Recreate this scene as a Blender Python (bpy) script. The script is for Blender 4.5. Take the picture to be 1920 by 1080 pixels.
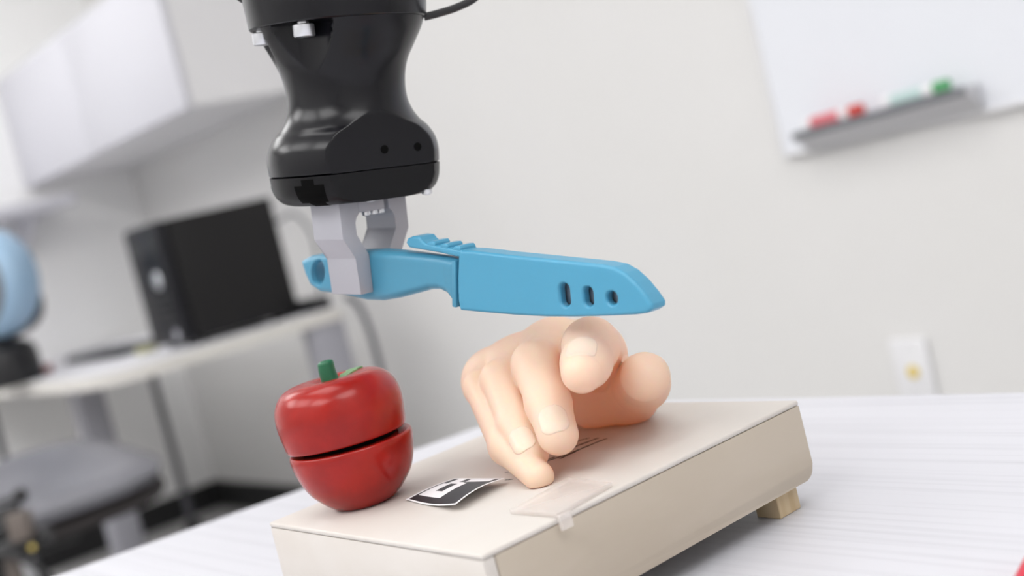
import bpy, bmesh, math, random
import numpy as np
from mathutils import Vector, Matrix

for o in list(bpy.data.objects):
    bpy.data.objects.remove(o, do_unlink=True)
SC = bpy.context.scene
COL = SC.collection
random.seed(4)

# ------------------------------------------------------------------ camera
TABLE_Z = 0.72
H = 0.14                                # camera height above the top of the wooden stand
CAM = np.array([0.0, 0.0, TABLE_Z + 1.39 * H])
FPX = 2326.0
PITCH, ROLL, YAW = map(math.radians, (4.51, 14.09, 52.0))
Fv = np.array([-math.sin(YAW) * math.cos(PITCH), math.cos(YAW) * math.cos(PITCH), -math.sin(PITCH)])
_R0 = np.array([math.cos(YAW), math.sin(YAW), 0.0])
_U0 = np.cross(_R0, Fv)
Rv = _R0 * math.cos(ROLL) - _U0 * math.sin(ROLL)
Uv = _R0 * math.sin(ROLL) + _U0 * math.cos(ROLL)
cam_data = bpy.data.cameras.new('camera')
cam_data.sensor_width = 36.0
cam_data.lens = FPX / 1920 * 36
cam_data.clip_start = 0.02
cam = bpy.data.objects.new('camera', cam_data)
COL.objects.link(cam)
M = Matrix.Identity(4)
for i in range(3):
    M[i][0], M[i][1], M[i][2], M[i][3] = Rv[i], Uv[i], -Fv[i], CAM[i]
cam.matrix_world = M
cam_data.dof.use_dof = True
cam_data.dof.focus_distance = 0.60
cam_data.dof.aperture_fstop = 5.0
SC.camera = cam

# ------------------------------------------------------------------ world, exposure, lamps
world = bpy.data.worlds.new('room_air')
SC.world = world
world.use_nodes = True
world.node_tree.nodes['Background'].inputs[0].default_value = (0.9, 0.95, 1.0, 1)
world.node_tree.nodes['Background'].inputs[1].default_value = 0.2
SC.view_settings.view_transform = 'Standard'
SC.view_settings.look = 'None'
SC.view_settings.gamma = 1.0
SC.view_settings.use_curve_mapping = False
SC.view_settings.exposure = 0.15
CEIL = 2.62
PANELS = [(-2.7, -1.2, 6.5), (-3.55, 0.35, 5.6), (-1.3, -1.4, 5.0), (-0.9, 0.35, 3.8), (0.1, -1.4, 6.5), (1.0, 0.2, 5.2)]   # ceiling light panels (x, y, strength)
XL, XR, YB, YF = -4.53, 1.7, 1.9, -2.4

# ------------------------------------------------------------------ helpers
def ray(px, py):
    return Fv + Rv * (px - 960) / FPX + Uv * (540 - py) / FPX
def at(px, py, d):
    return CAM + ray(px, py) * d
def onz(px, py, z):
    r = ray(px, py)
    return CAM + r * ((z - CAM[2]) / r[2])
def rel(x, y, z):
    return np.array([x, y, z + CAM[2]])

def mat(name, col, rough=0.5, spec=0.5, metal=0.0, **kw):
    m = bpy.data.materials.new(name)
    m.use_nodes = True
    b = m.node_tree.nodes['Principled BSDF']
    b.inputs['Base Color'].default_value = (*col, 1)
    b.inputs['Roughness'].default_value = rough
    b.inputs['Specular IOR Level'].default_value = spec
    b.inputs['Metallic'].default_value = metal
    for k, v in kw.items():
        b.inputs[k.replace('_', ' ')].default_value = v
    return m
def vary(m, col2, scale=(1, 1, 1), detail=4.0, amount=1.0, bump=0.0, lo=0.35, hi=0.65, rot=(0, 0, 0), nscale=1.0):
    """mix a second colour in by object-space noise, stretched by scale"""
    nt = m.node_tree; b = nt.nodes['Principled BSDF']
    tc = nt.nodes.new('ShaderNodeTexCoord'); mp = nt.nodes.new('ShaderNodeMapping')
    mp.inputs['Scale'].default_value = scale; mp.inputs['Rotation'].default_value = rot
    nz = nt.nodes.new('ShaderNodeTexNoise'); nz.inputs['Scale'].default_value = nscale; nz.inputs['Detail'].default_value = detail
    rp = nt.nodes.new('ShaderNodeMapRange'); rp.inputs[1].default_value = lo; rp.inputs[2].default_value = hi
    rp.inputs[4].default_value = amount
    mx = nt.nodes.new('ShaderNodeMix'); mx.data_type = 'RGBA'
    mx.inputs['A'].default_value = b.inputs['Base Color'].default_value; mx.inputs['B'].default_value = (*col2, 1)
    L = nt.links.new
    L(tc.outputs['Object'], mp.inputs[0]); L(mp.outputs[0], nz.inputs['Vector']); L(nz.outputs['Fac'], rp.inputs[0])
    L(rp.outputs[0], mx.inputs['Factor']); L(mx.outputs['Result'], b.inputs['Base Color'])
    if bump:
        bp = nt.nodes.new('ShaderNodeBump'); bp.inputs['Strength'].default_value = bump; bp.inputs['Distance'].default_value = 0.0006
        L(nz.outputs['Fac'], bp.inputs['Height']); L(bp.outputs[0], b.inputs['Normal'])
    return m

def link_mesh(name, me, m, parent=None):
    o = bpy.data.objects.new(name, me)
    COL.objects.link(o)
    if m is not None and not me.materials:
        me.materials.append(m)
    if parent is not None:
        o.parent = parent
        o.matrix_parent_inverse = parent_mat(parent).inverted()
    return o
WORLDM = {}
def parent_mat(p):
    return WORLDM.get(p.name, Matrix.Identity(4))
def mesh(name, verts, faces, m, parent=None, smooth=False, sharp=None):
    me = bpy.data.meshes.new(name)
    me.from_pydata([tuple(map(float, v)) for v in verts], [], faces)
    me.validate(); me.update()
    bm = bmesh.new(); bm.from_mesh(me); bmesh.ops.recalc_face_normals(bm, faces=bm.faces); bm.to_mesh(me); bm.free()
    if smooth:
        me.shade_smooth()
        if sharp: me.set_sharp_from_angle(angle=math.radians(sharp))
    return link_mesh(name, me, m, parent)
def bm_obj(name, bm, m, parent=None, smooth=False, sharp=35):
    me = bpy.data.meshes.new(name)
    bmesh.ops.recalc_face_normals(bm, faces=bm.faces)
    bm.to_mesh(me); bm.free()
    if smooth:
        me.shade_smooth(); me.set_sharp_from_angle(angle=math.radians(sharp))
    return link_mesh(name, me, m, parent)
def hexa(name, c8, m, parent=None, bevel=0.0, seg=2):
    """box from 8 corners: bottom 4 in order, then top 4"""
    bm = bmesh.new()
    v = [bm.verts.new(tuple(map(float, p))) for p in c8]
    for f in ((3, 2, 1, 0), (4, 5, 6, 7), (0, 1, 5, 4), (1, 2, 6, 5), (2, 3, 7, 6), (3, 0, 4, 7)):
        bm.faces.new([v[i] for i in f])
    if bevel:
        bmesh.ops.bevel(bm, geom=list(bm.edges), offset=bevel, segments=seg, profile=0.5, affect='EDGES')
    return bm_obj(name, bm, m, parent, smooth=bool(bevel), sharp=50)
def box(name, lo, hi, m, parent=None, bevel=0.0, seg=2):
    (x0, y0, z0), (x1, y1, z1) = lo, hi
    return hexa(name, [(x0, y0, z0), (x1, y0, z0), (x1, y1, z0), (x0, y1, z0), (x0, y0, z1), (x1, y0, z1), (x1, y1, z1), (x0, y1, z1)], m, parent, bevel, seg)
def fbox(name, o, ex, ey, ez, lo, hi, m, parent=None, bevel=0.0, seg=2):
    """box in a local frame (origin o, axes ex ey ez)"""
    c = []
    for z in (lo[2], hi[2]):
        for (x, y) in ((lo[0], lo[1]), (hi[0], lo[1]), (hi[0], hi[1]), (lo[0], hi[1])):
            c.append(o + ex * x + ey * y + ez * z)
    return hexa(name, c, m, parent, bevel, seg)
def frame_of(t):
    t = np.array(t, float); t /= np.linalg.norm(t)
    a = np.array([0, 0, 1.0]) if abs(t[2]) < 0.9 else np.array([1.0, 0, 0])
    u = np.cross(a, t); u /= np.linalg.norm(u)
    return t, u, np.cross(t, u)
def tube(name, pts, r, m, parent=None, seg=16, smooth_path=True):
    pts = [np.array(p, float) for p in pts]
    if smooth_path and len(pts) > 2:
        P = [2 * pts[0] - pts[1]] + pts + [2 * pts[-1] - pts[-2]]
        q = []
        for i in range(1, len(P) - 2):
            for k in range(8):
                t = k / 8; a, b, c, d = P[i - 1], P[i], P[i + 1], P[i + 2]
                q.append(0.5 * (2 * b + (c - a) * t + (2 * a - 5 * b + 4 * c - d) * t * t + (3 * b - a - 3 * c + d) * t ** 3))
        q.append(pts[-1]); pts = q
    n = len(pts); rs = r if hasattr(r, '__len__') else [r] * n
    vs, fs = [], []
    _, u, w = frame_of(pts[1] - pts[0])
    for i, p in enumerate(pts):
        t = pts[min(i + 1, n - 1)] - pts[max(i - 1, 0)]; t /= np.linalg.norm(t)
        u = u - t * (u @ t); u /= np.linalg.norm(u); w = np.cross(t, u)
        for k in range(seg):
            a = 2 * math.pi * k / seg
            vs.append(p + (u * math.cos(a) + w * math.sin(a)) * rs[i])
    for i in range(n - 1):
        for k in range(seg):
            fs.append((i * seg + k, i * seg + (k + 1) % seg, (i + 1) * seg + (k + 1) % seg, (i + 1) * seg + k))
    fs.append(tuple(range(seg))[::-1]); fs.append(tuple(range((n - 1) * seg, n * seg)))
    return mesh(name, vs, fs, m, parent, smooth=True, sharp=45)
def lathe(name, o, axis, prof, m, parent=None, seg=64, sharp=40, rfun=None, ux=None):
    """profile [(r, h)] turned about axis; rfun(r, h, angle) may bend the radius"""
    t, u, w = frame_of(axis)
    if ux is not None:
        u = ux - t * (ux @ t); u /= np.linalg.norm(u); w = np.cross(t, u)
    vs, fs = [], []
    for (r, h) in prof:
        for k in range(seg):
            a = 2 * math.pi * k / seg
            rr = rfun(r, h, a) if rfun else r
            vs.append(o + t * h + (u * math.cos(a) + w * math.sin(a)) * max(rr, 1e-5))
    n = len(prof)
    for i in range(n - 1):
        for k in range(seg):
            fs.append((i * seg + k, i * seg + (k + 1) % seg, (i + 1) * seg + (k + 1) % seg, (i + 1) * seg + k))
    fs.append(tuple(range(seg))[::-1]); fs.append(tuple(range((n - 1) * seg, n * seg)))
    return mesh(name, vs, fs, m, parent, smooth=True, sharp=sharp)
def smooth_prof(pts, sub=6):
    p = [np.array(q, float) for q in pts]
    P = [2 * p[0] - p[1]] + p + [2 * p[-1] - p[-2]]
    q = []
    for i in range(1, len(P) - 2):
        for k in range(sub):
            t = k / sub; a, b, c, d = P[i - 1], P[i], P[i + 1], P[i + 2]
            q.append(0.5 * (2 * b + (c - a) * t + (2 * a - 5 * b + 4 * c - d) * t * t + (3 * b - a - 3 * c + d) * t ** 3))
    q.append(p[-1])
    return q
def prism(name, poly, e, m, parent=None, bevel=0.0, seg=2):
    """3-D polygon extruded by the vector e"""
    bm = bmesh.new()
    a = [bm.verts.new(tuple(map(float, p))) for p in poly]
    b = [bm.verts.new(tuple(map(float, np.array(p) + e))) for p in poly]
    n = len(poly)
    bm.faces.new(a[::-1]); bm.faces.new(b)
    for i in range(n):
        bm.faces.new((a[i], a[(i + 1) % n], b[(i + 1) % n], b[i]))
    if bevel:
        bmesh.ops.bevel(bm, geom=list(bm.edges), offset=bevel, segments=seg, profile=0.5, affect='EDGES', clamp_overlap=True)
    return bm_obj(name, bm, m, parent, smooth=True, sharp=32)
def tag(o, label, cat, group=None):
    o['label'] = label; o['category'] = cat
    if group: o['group'] = group
    return o
def thing(name, label, cat, loc, group=None):
    o = bpy.data.objects.new(name, None)
    o.empty_display_size = 0.05
    COL.objects.link(o)
    o.location = tuple(map(float, loc))
    WORLDM[o.name] = Matrix.Translation(o.location)
    return tag(o, label, cat, group)
def struct(o):
    o['kind'] = 'structure'
    return o

# signed-distance meshing (surface nets), for the soft shapes
def surface_nets(fn, lo, hi, h, iters=2):
    lo = np.array(lo, float); hi = np.array(hi, float)
    n = np.ceil((hi - lo) / h).astype(int) + 1
    gx, gy, gz = [lo[i] + h * np.arange(n[i]) for i in range(3)]
    G = np.stack(np.meshgrid(gx, gy, gz, indexing='ij'), -1).reshape(-1, 3)
    S = np.concatenate([fn(G[i:i + 400000]) for i in range(0, len(G), 400000)]).reshape(n)
    ins = S < 0
    c = [(i, j, k) for i in (0, 1) for j in (0, 1) for k in (0, 1)]
    m = n - 1
    def sub(A, q): return A[q[0]:q[0] + m[0], q[1]:q[1] + m[1], q[2]:q[2] + m[2]]
    acc = np.zeros((*m, 3)); cnt = np.zeros(m)
    for a in c:
        for ax in range(3):
            if a[ax]: continue
            b = list(a); b[ax] = 1
            sa, sb = sub(S, a), sub(S, b)
            x = (sa < 0) != (sb < 0)
            t = np.where(x, sa / np.where(x, sa - sb, 1), 0)
            for d in range(3):
                v = a[d] + (t if d == ax else 0)
                acc[..., d] += np.where(x, v, 0)
            cnt += x
    act = cnt > 0
    idx = -np.ones(m, int); idx[act] = np.arange(act.sum())
    base = np.argwhere(act)
    V = lo + h * (base + acc[act] / cnt[act][:, None])
    F = []
    for ax in range(3):
        o1, o2 = (ax + 1) % 3, (ax + 2) % 3
        sl0 = [slice(None)] * 3; sl1 = [slice(None)] * 3
        sl0[ax] = slice(0, -1); sl1[ax] = slice(1, None)
        d = ins[tuple(sl0)].astype(int) - ins[tuple(sl1)].astype(int)
        e = np.argwhere(d != 0)
        e = e[(e[:, o1] > 0) & (e[:, o2] > 0) & (e[:, o1] < m[o1]) & (e[:, o2] < m[o2])]
        s = d[tuple(e.T)]
        def cell(da, db):
            q = e.copy(); q[:, o1] -= da; q[:, o2] -= db
            return idx[tuple(q.T)]
        q = np.stack([cell(1, 1), cell(0, 1), cell(0, 0), cell(1, 0)], 1)
        q[s < 0] = q[s < 0][:, ::-1]
        F.append(q)
    F = np.concatenate(F)
    e = h * 0.3
    for _ in range(iters):
        g = np.stack([(fn(V + np.eye(3)[i] * e) - fn(V - np.eye(3)[i] * e)) / (2 * e) for i in range(3)], 1)
        g2 = np.maximum((g * g).sum(1, keepdims=True), 0.2)
        st = fn(V)[:, None] * g / g2
        V = V - np.clip(st, -h * 0.5, h * 0.5)
    return V, F
def sdf_obj(name, fn, lo, hi, h, m, parent=None, xf=None, sharp=None, iters=2):
    V, F = surface_nets(fn, lo, hi, h, iters)
    if xf is not None: V = xf(V)
    me = bpy.data.meshes.new(name)
    me.from_pydata(V.tolist(), [], F.tolist()); me.validate(); me.update()
    me.shade_smooth()
    if sharp: me.set_sharp_from_angle(angle=math.radians(sharp))
    return link_mesh(name, me, m, parent)
def smin(a, b, k):
    h = np.clip(0.5 + 0.5 * (b - a) / k, 0, 1)
    return b + (a - b) * h - k * h * (1 - h)
def cone(p, a, b, ra, rb):
    ba = b - a; pa = p - a
    t = np.clip(pa @ ba / (ba @ ba), 0, 1)
    return np.linalg.norm(pa - t[:, None] * ba, axis=1) - (ra + (rb - ra) * t)
def poly2(p, P):
    """signed distance to a 2-D polygon"""
    P = np.array(P, float); d = np.full(len(p), 1e9); s = np.ones(len(p))
    n = len(P)
    for i in range(n):
        a, b = P[i], P[i - 1]
        e = b - a; w = p - a
        t = np.clip(w @ e / (e @ e), 0, 1)
        q = w - t[:, None] * e
        d = np.minimum(d, (q * q).sum(1))
        c1 = p[:, 1] >= a[1]; c2 = p[:, 1] < b[1]; c3 = e[0] * w[:, 1] > e[1] * w[:, 0]
        f = (c1 & c2 & c3) | (~c1 & ~c2 & ~c3)
        s = np.where(f, -s, s)
    return s * np.sqrt(d)

# ------------------------------------------------------------------ materials
M_wall = vary(mat('painted wall', (0.755, 0.75, 0.745), 0.75, 0.3), (0.735, 0.73, 0.72), nscale=1.5, detail=3)
M_wall_left = mat('left wall with painted-in light', (0.93, 0.93, 0.93), 0.7, 0.3)  # lighter than the other walls: missing light is put into the colour
M_ceil = mat('ceiling tile', (0.85, 0.85, 0.84), 0.9, 0.2)
M_floor = vary(mat('light grey vinyl', (0.50, 0.495, 0.495), 0.6, 0.3), (0.44, 0.435, 0.435), nscale=60)
M_black_base = mat('black rubber skirting', (0.012, 0.012, 0.013), 0.5)
M_cab = mat('white laminate', (0.63, 0.63, 0.68), 0.35, 0.4)
M_cab_under = mat('cream cabinet carcass', (0.82, 0.815, 0.83), 0.5, 0.4)
M_board = mat('white enamel board', (0.79, 0.81, 0.86), 0.22, 0.5)
M_alu = mat('grey aluminium', (0.60, 0.60, 0.62), 0.5, 0.5, 0.2)
M_plate = mat('white outlet plastic', (0.80, 0.80, 0.82), 0.4)
M_yellow = mat('yellow socket', (0.75, 0.58, 0.16), 0.5)
M_table = vary(mat('white streaked laminate', (0.60, 0.60, 0.64), 0.42, 0.4), (0.49, 0.49, 0.525), scale=(2.5, 190, 190), detail=5, amount=0.75, lo=0.48, hi=0.75)
M_table_edge = mat('white table edge', (0.80, 0.80, 0.83), 0.5)
M_legs = mat('grey lacquered steel', (0.36, 0.36, 0.40), 0.45)
M_dark_leg = mat('dark grey steel', (0.10, 0.10, 0.115), 0.45)
M_desk = mat('desk laminate', (0.78, 0.78, 0.82), 0.4)
M_desk_edge = mat('cream desk edge', (0.72, 0.70, 0.66), 0.45)
M_pc = mat('black computer case', (0.012, 0.0115, 0.012), 0.5, 0.25)
M_pcf = mat('glossy black front', (0.010, 0.010, 0.013), 0.35, 0.2)
M_chrome = mat('brushed metal', (0.72, 0.73, 0.76), 0.3, 0.5, 0.9)
M_blackp = mat('black plastic', (0.014, 0.014, 0.016), 0.4)
M_robot = mat('satin black robot shell', (0.004, 0.004, 0.006), 0.25, 0.32)
M_robot_flat = mat('dark grey robot cover', (0.007, 0.007, 0.008), 0.36, 0.2)
M_hole = mat('matt black recess', (0.002, 0.002, 0.002), 0.9, 0.1)
M_finger = mat('light grey metal finger', (0.40, 0.40, 0.44), 0.42, 0.5, 0.1)
M_blue = mat('sky blue plastic', (0.068, 0.31, 0.48), 0.34, 0.5, Subsurface_Weight=0.08)
M_blue.node_tree.nodes['Principled BSDF'].inputs['Subsurface Radius'].default_value = (0.001, 0.003, 0.004)
M_blue2 = mat('sky blue handle plastic', (0.066, 0.27, 0.41), 0.36, 0.5)
M_blade = mat('steel blade', (0.42, 0.42, 0.44), 0.35, 0.5, 0.9)
M_wood = vary(mat('pale painted wood', (0.625, 0.59, 0.555), 0.5, 0.35), (0.58, 0.535, 0.49), scale=(14, 3, 30), detail=4, amount=0.8, bump=0.05)
M_wood_side = vary(mat('bare plywood side', (0.50, 0.44, 0.365), 0.55, 0.35), (0.445, 0.385, 0.31), scale=(6, 9, 34), detail=4, amount=0.8, bump=0.05)
M_foot = vary(mat('pine foot', (0.62, 0.50, 0.33), 0.6, 0.3), (0.52, 0.39, 0.23), scale=(60, 200, 8), detail=3)
M_red = vary(mat('glossy red paint', (0.345, 0.011, 0.006), 0.25, 0.36), (0.27, 0.008, 0.005), nscale=70, detail=5, bump=0.12)
M_red_rim = mat('worn red rim', (0.60, 0.045, 0.03), 0.35)
M_inner = vary(mat('bare wood inside', (0.30, 0.18, 0.07), 0.7), (0.16, 0.09, 0.03), nscale=50)
M_green = mat('dark green paint', (0.008, 0.12, 0.05), 0.35)
M_leaf = vary(mat('green leaf paint', (0.10, 0.26, 0.10), 0.4), (0.22, 0.36, 0.16), nscale=160)
M_skin = mat('peach silicone', (0.96, 0.80, 0.63), 0.40, 0.4, Subsurface_Weight=0.3, Subsurface_Scale=0.008)
M_skin.node_tree.nodes['Principled BSDF'].inputs['Subsurface Radius'].default_value = (1.0, 0.30, 0.10)
M_nail = mat('pale silicone nail', (0.97, 0.81, 0.66), 0.33, 0.45, Subsurface_Weight=0.3, Subsurface_Scale=0.008)
M_nail.node_tree.nodes['Principled BSDF'].inputs['Subsurface Radius'].default_value = (1.0, 0.30, 0.10)
def translucent(m, col, fac):
    nt = m.node_tree; b = nt.nodes['Principled BSDF']
    tr = nt.nodes.new('ShaderNodeBsdfTranslucent'); tr.inputs[0].default_value = (*col, 1)
    mx = nt.nodes.new('ShaderNodeMixShader'); mx.inputs[0].default_value = fac
    nt.links.new(b.outputs[0], mx.inputs[1]); nt.links.new(tr.outputs[0], mx.inputs[2])
    nt.links.new(mx.outputs[0], nt.nodes['Material Output'].inputs[0])
translucent(M_skin, (1.0, 0.43, 0.09), 0.29)
translucent(M_nail, (1.0, 0.42, 0.10), 0.25)
M_paper = mat('white paper', (0.86, 0.85, 0.87), 0.5)
M_ink = mat('black printed ink', (0.022, 0.022, 0.026), 0.45)
M_clear = mat('milky clear plastic', (0.86, 0.80, 0.76), 0.18, 0.6, Alpha=0.38)
M_seat = vary(mat('grey upholstery', (0.21, 0.21, 0.235), 0.38, 0.5), (0.17, 0.17, 0.19), nscale=9)
M_seat_edge = mat('dark brown seat edge', (0.035, 0.030, 0.030), 0.6)
M_sky = mat('light blue shell', (0.33, 0.49, 0.66), 0.35)
M_grey = mat('mid grey plastic', (0.16, 0.165, 0.18), 0.4)
M_brown = mat('brown metal block', (0.15, 0.125, 0.11), 0.5)
M_emit = bpy.data.materials.new('lit diffuser'); M_emit.use_nodes = True

# ------------------------------------------------------------------ room
def plane(name, c4, m):
    return struct(mesh(name, c4, [(0, 1, 2, 3)], m))
Z_UP = np.array([0, 0, 1.0])
T = 0.1
struct(box('floor', (XL - T, YF - T, -0.1), (XR + T, YB + T, 0), M_floor))
struct(box('ceiling', (XL - T, YF - T, CEIL), (XR + T, YB + T, CEIL + 0.1), M_ceil))
struct(box('wall_back', (XL - T, YB, 0), (XR + T, YB + T, CEIL), M_wall))
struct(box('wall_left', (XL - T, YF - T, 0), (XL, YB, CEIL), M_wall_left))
struct(box('wall_right', (XR, YF - T, 0), (XR + T, YB, CEIL), M_wall))
struct(box('wall_front', (XL, YF - T, 0), (XR, YF, CEIL), M_wall))
struct(box('baseboard_back', (XL, YB - 0.012, 0), (XR, YB, 0.10), M_black_base))
struct(box('baseboard_left', (XL, YF, 0), (XL + 0.012, YB - 0.012, 0.10), M_black_base))

def ceiling_light(i, x, y, s, label):
    t = thing('ceiling_light', label, 'ceiling light', (x, y, CEIL), 'ceiling panel lights')
    w, l, b = 0.6, 0.6, 0.03
    fr = []
    bm = bmesh.new()
    for (x0, x1, y0, y1) in ((-w, w, -l, -l + b), (-w, w, l - b, l), (-w, -w + b, -l + b, l - b), (w - b, w, -l + b, l - b)):
        r = bmesh.ops.create_cube(bm, size=1.0)
        for v in r['verts']:
            v.co = Vector((x + (x0 + x1) / 2 + v.co.x * (x1 - x0), y + (y0 + y1) / 2 + v.co.y * (y1 - y0), CEIL - 0.02 + v.co.z * 0.04))
    bm_obj('frame', bm, M_alu, t)
    me = bpy.data.materials.new('lit diffuser'); me.use_nodes = True
    nt = me.node_tree; nt.nodes.remove(nt.nodes['Principled BSDF'])
    e = nt.nodes.new('ShaderNodeEmission'); e.inputs[0].default_value = (1.0, 0.99, 0.985, 1); e.inputs[1].default_value = s
    nt.links.new(e.outputs[0], nt.nodes['Material Output'].inputs[0])
    box('diffuser', (x - w + b, y - l + b, CEIL - 0.03), (x + w - b, y + l - b, CEIL - 0.002), me, t)
for i, (x, y, s) in enumerate(PANELS):
    ceiling_light(i, x, y, s, ['square ceiling light panel in the front left corner of the room', 'square ceiling light panel nearest the hanging cabinet', 'square ceiling light panel in the middle of the front row', 'square ceiling light panel between the desk and the white table', 'square ceiling light panel in the front row, right of the camera', 'square ceiling light panel nearest the right wall'][i])

# ------------------------------------------------------------------ hanging cabinet and shelf in the corner
cz = CAM[2]
cx0, cx1, cy0, cz0, cz1 = XL + 0.002, -3.10, 1.50, cz + 0.42, cz + 0.805
t = thing('hanging_cabinet', 'white wall cabinet with two plain doors hung in the room corner', 'cabinet', ((cx0 + cx1) / 2, YB, cz0))
box('body', (cx0, cy0 + 0.02, cz0), (cx1, YB - 0.001, cz1), M_cab_under, t)
mid = (cx0 + cx1) / 2
for (a, b) in ((cx0, mid - 0.0015), (mid + 0.0015, cx1 - 0.0)):
    box('door', (a, cy0, cz0 - 0.004), (b, cy0 + 0.0195, cz1), M_cab, t, 0.002)
t = thing('shelf_board', 'white shelf board on the left wall below the hanging cabinet', 'shelf', (XL, 1.2, cz + 0.31))
box('board', (XL + 0.001, 0.55, cz + 0.308), (XL + 0.33, 1.55, cz + 0.345), M_cab, t, 0.002)
for y in (0.7, 1.42):
    prism('bracket', [(XL + 0.001, y, cz + 0.16), (XL + 0.001, y, cz + 0.308), (XL + 0.25, y, cz + 0.308), (XL + 0.25, y, cz + 0.295), (XL + 0.02, y, cz + 0.16)], np.array([0, 0.012, 0]), M_cab, t)

# ------------------------------------------------------------------ desk
dz = cz - 0.19
xr, yf, yb = -2.845, 1.0, 1.66
t = thing('computer_desk', 'white computer desk with rounded corner standing along the left wall', 'desk', (-3.6, 1.3, 0))
def rounded(poly_r):
    out = []
    n = len(poly_r)
    for i in range(n):
        p = np.array(poly_r[i][:2], float); r = poly_r[i][2]
        if r == 0: out.append(p); continue
        a = np.array(poly_r[i - 1][:2]) - p; b = np.array(poly_r[(i + 1) % n][:2]) - p
        a /= np.linalg.norm(a); b /= np.linalg.norm(b)
        for k in range(9):
            q = k / 8
            s, e = p + a * r, p + b * r
            out.append((1 - q) ** 2 * s + 2 * q * (1 - q) * p + q * q * e)
    return out
pl = rounded([(XL + 0.02, yf, 0), (xr, yf, 0.2), (xr, yb, 0.02), (XL + 0.02, yb, 0)])
prism('desk_top', [(p[0], p[1], dz - 0.004) for p in pl], np.array([0, 0, 0.004]), M_desk, t)
prism('edge_band', [(p[0], p[1], dz - 0.036) for p in pl], np.array([0, 0, 0.0318]), M_desk_edge, t)
box('leg', (-3.64, 1.16, 0), (-3.56, 1.24, dz - 0.036), M_legs, t, 0.004)
box('leg', (xr - 0.055, yb - 0.11, 0), (xr - 0.008, yb - 0.004, dz - 0.036), M_legs, t, 0.004)
for (x, y) in ((-4.2, 1.64), (-4.3, 1.12)):
    lg = tube('leg', [(x, y, 0.05), (x, y, dz - 0.036)], 0.013, M_dark_leg, t, smooth_path=False)
    lathe('caster', np.array([x - 0.012, y, 0.028]), (1, 0, 0), [(0.012, 0), (0.028, 0.002), (0.028, 0.022), (0.012, 0.024)], M_black_base, lg, seg=24)

# computer tower
px0, px1, py0, py1, pz0, pz1 = -3.13, -2.912, 1.245, 1.57, dz, cz + 0.13
t = thing('computer_tower', 'black computer tower standing at the end of the white desk', 'computer', ((px0 + px1) / 2, 1.4, dz))
box('case', (px0, py0 + 0.03, pz0 + 0.012), (px1, py1, pz1), M_pc, t, 0.004)
box('front_panel', (px0 - 0.001, py0, pz0 + 0.012), (px1 + 0.001, py0 + 0.031, pz1 + 0.002), M_pcf, t, 0.012, 3)
for x in (px0 + 0.03, px1 - 0.03):
    for y in (py0 + 0.05, py1 - 0.05):
        lathe('foot', np.array([x, y, pz0]), (0, 0, 1), [(0.014, 0), (0.016, 0.012)], M_blackp, t, seg=20)
lathe('power_button', np.array([px1 - 0.075, py0 + 0.001, cz - 0.012]), (0, -1, 0), smooth_prof([(0.022, 0), (0.022, 0.003), (0.017, 0.006), (0.002, 0.007)], 3), M_chrome, t, seg=28)
lathe('emblem', np.array([px1 - 0.045, py0 + 0.001, pz0 + 0.035]), (0, -1, 0), [(0.015, 0), (0.014, 0.003), (0.002, 0.0035)], M_legs, t, seg=24)
box('drive_slot', (px0 + 0.03, py0 - 0.002, pz1 - 0.075), (px1 - 0.03, py0 + 0.002, pz1 - 0.035), M_blackp, t, 0.001)
for k in range(4):
    box('vent_slat', (px0 + 0.03, py0 - 0.0025, pz0 + 0.07 + k * 0.02), (px1 - 0.03, py0 + 0.001, pz0 + 0.08 + k * 0.02), M_blackp, t)

# things on the desk
t = thing('power_strip', 'black power strip lying behind the computer tower', 'power strip', (-2.9, 1.6, dz))
box('housing', (-3.10, 1.585, dz), (-2.855, 1.635, dz + 0.032), M_blackp, t, 0.004)
for k in range(4):
    box('socket', (-3.08 + k * 0.055, 1.594, dz + 0.0315), (-3.045 + k * 0.055, 1.626, dz + 0.034), M_hole, t)
tag(tube('monitor_cable', [(-2.93, 1.572, cz + 0.06), (-2.90, 1.62, cz + 0.07), (-2.87, 1.64, cz + 0.0), (-2.875, 1.63, dz + 0.09), (-2.885, 1.625, dz + 0.04)], 0.005, M_grey), 'thin grey cable looping from the back of the computer tower', 'cable')
tag(tube('hanging_cable', [(-2.84, 1.675, dz + 0.02), (-2.815, 1.69, dz - 0.02), (-2.80, 1.695, dz - 0.12), (-2.81, 1.70, dz - 0.35), (-2.80, 1.70, 0.01)], 0.009, M_dark_leg), 'dark cable hanging down behind the end of the desk', 'cable')
t = thing('keyboard', 'black keyboard lying on the white desk left of the computer tower', 'keyboard', (-3.55, 1.32, dz))
box('case', (-3.78, 1.22, dz), (-3.33, 1.36, dz + 0.016), M_blackp, t, 0.003)
for r in range(4):
    for c in range(12):
        box('key', (-3.765 + c * 0.036, 1.232 + r * 0.031, dz + 0.0155), (-3.735 + c * 0.036, 1.257 + r * 0.031, dz + 0.022), M_grey, t)
t = thing('note_pad', 'small yellow note pad beside the computer tower', 'note pad', (-3.19, 1.24, dz))
box('pages', (-3.205, 1.225, dz), (-3.155, 1.265, dz + 0.018), mat('yellow paper', (0.50, 0.49, 0.30), 0.7), t)
box('backing_card', (-3.206, 1.224, dz), (-3.154, 1.266, dz + 0.002), M_grey, t)
t = thing('paper_stack', 'stack of white paper beside the light blue device', 'paper', (-3.75, 1.1, dz))
for k in range(4):
    a = random.uniform(-0.08, 0.08); c, s = math.cos(a), math.sin(a)
    fbox('sheet', np.array([-3.86, 1.115, dz + k * 0.007]), np.array([c, s, 0]), np.array([-s, c, 0]), np.array([0, 0, 1.0]), (-0.14, -0.10, 0), (0.14, 0.10, 0.006), M_paper, t)
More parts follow.
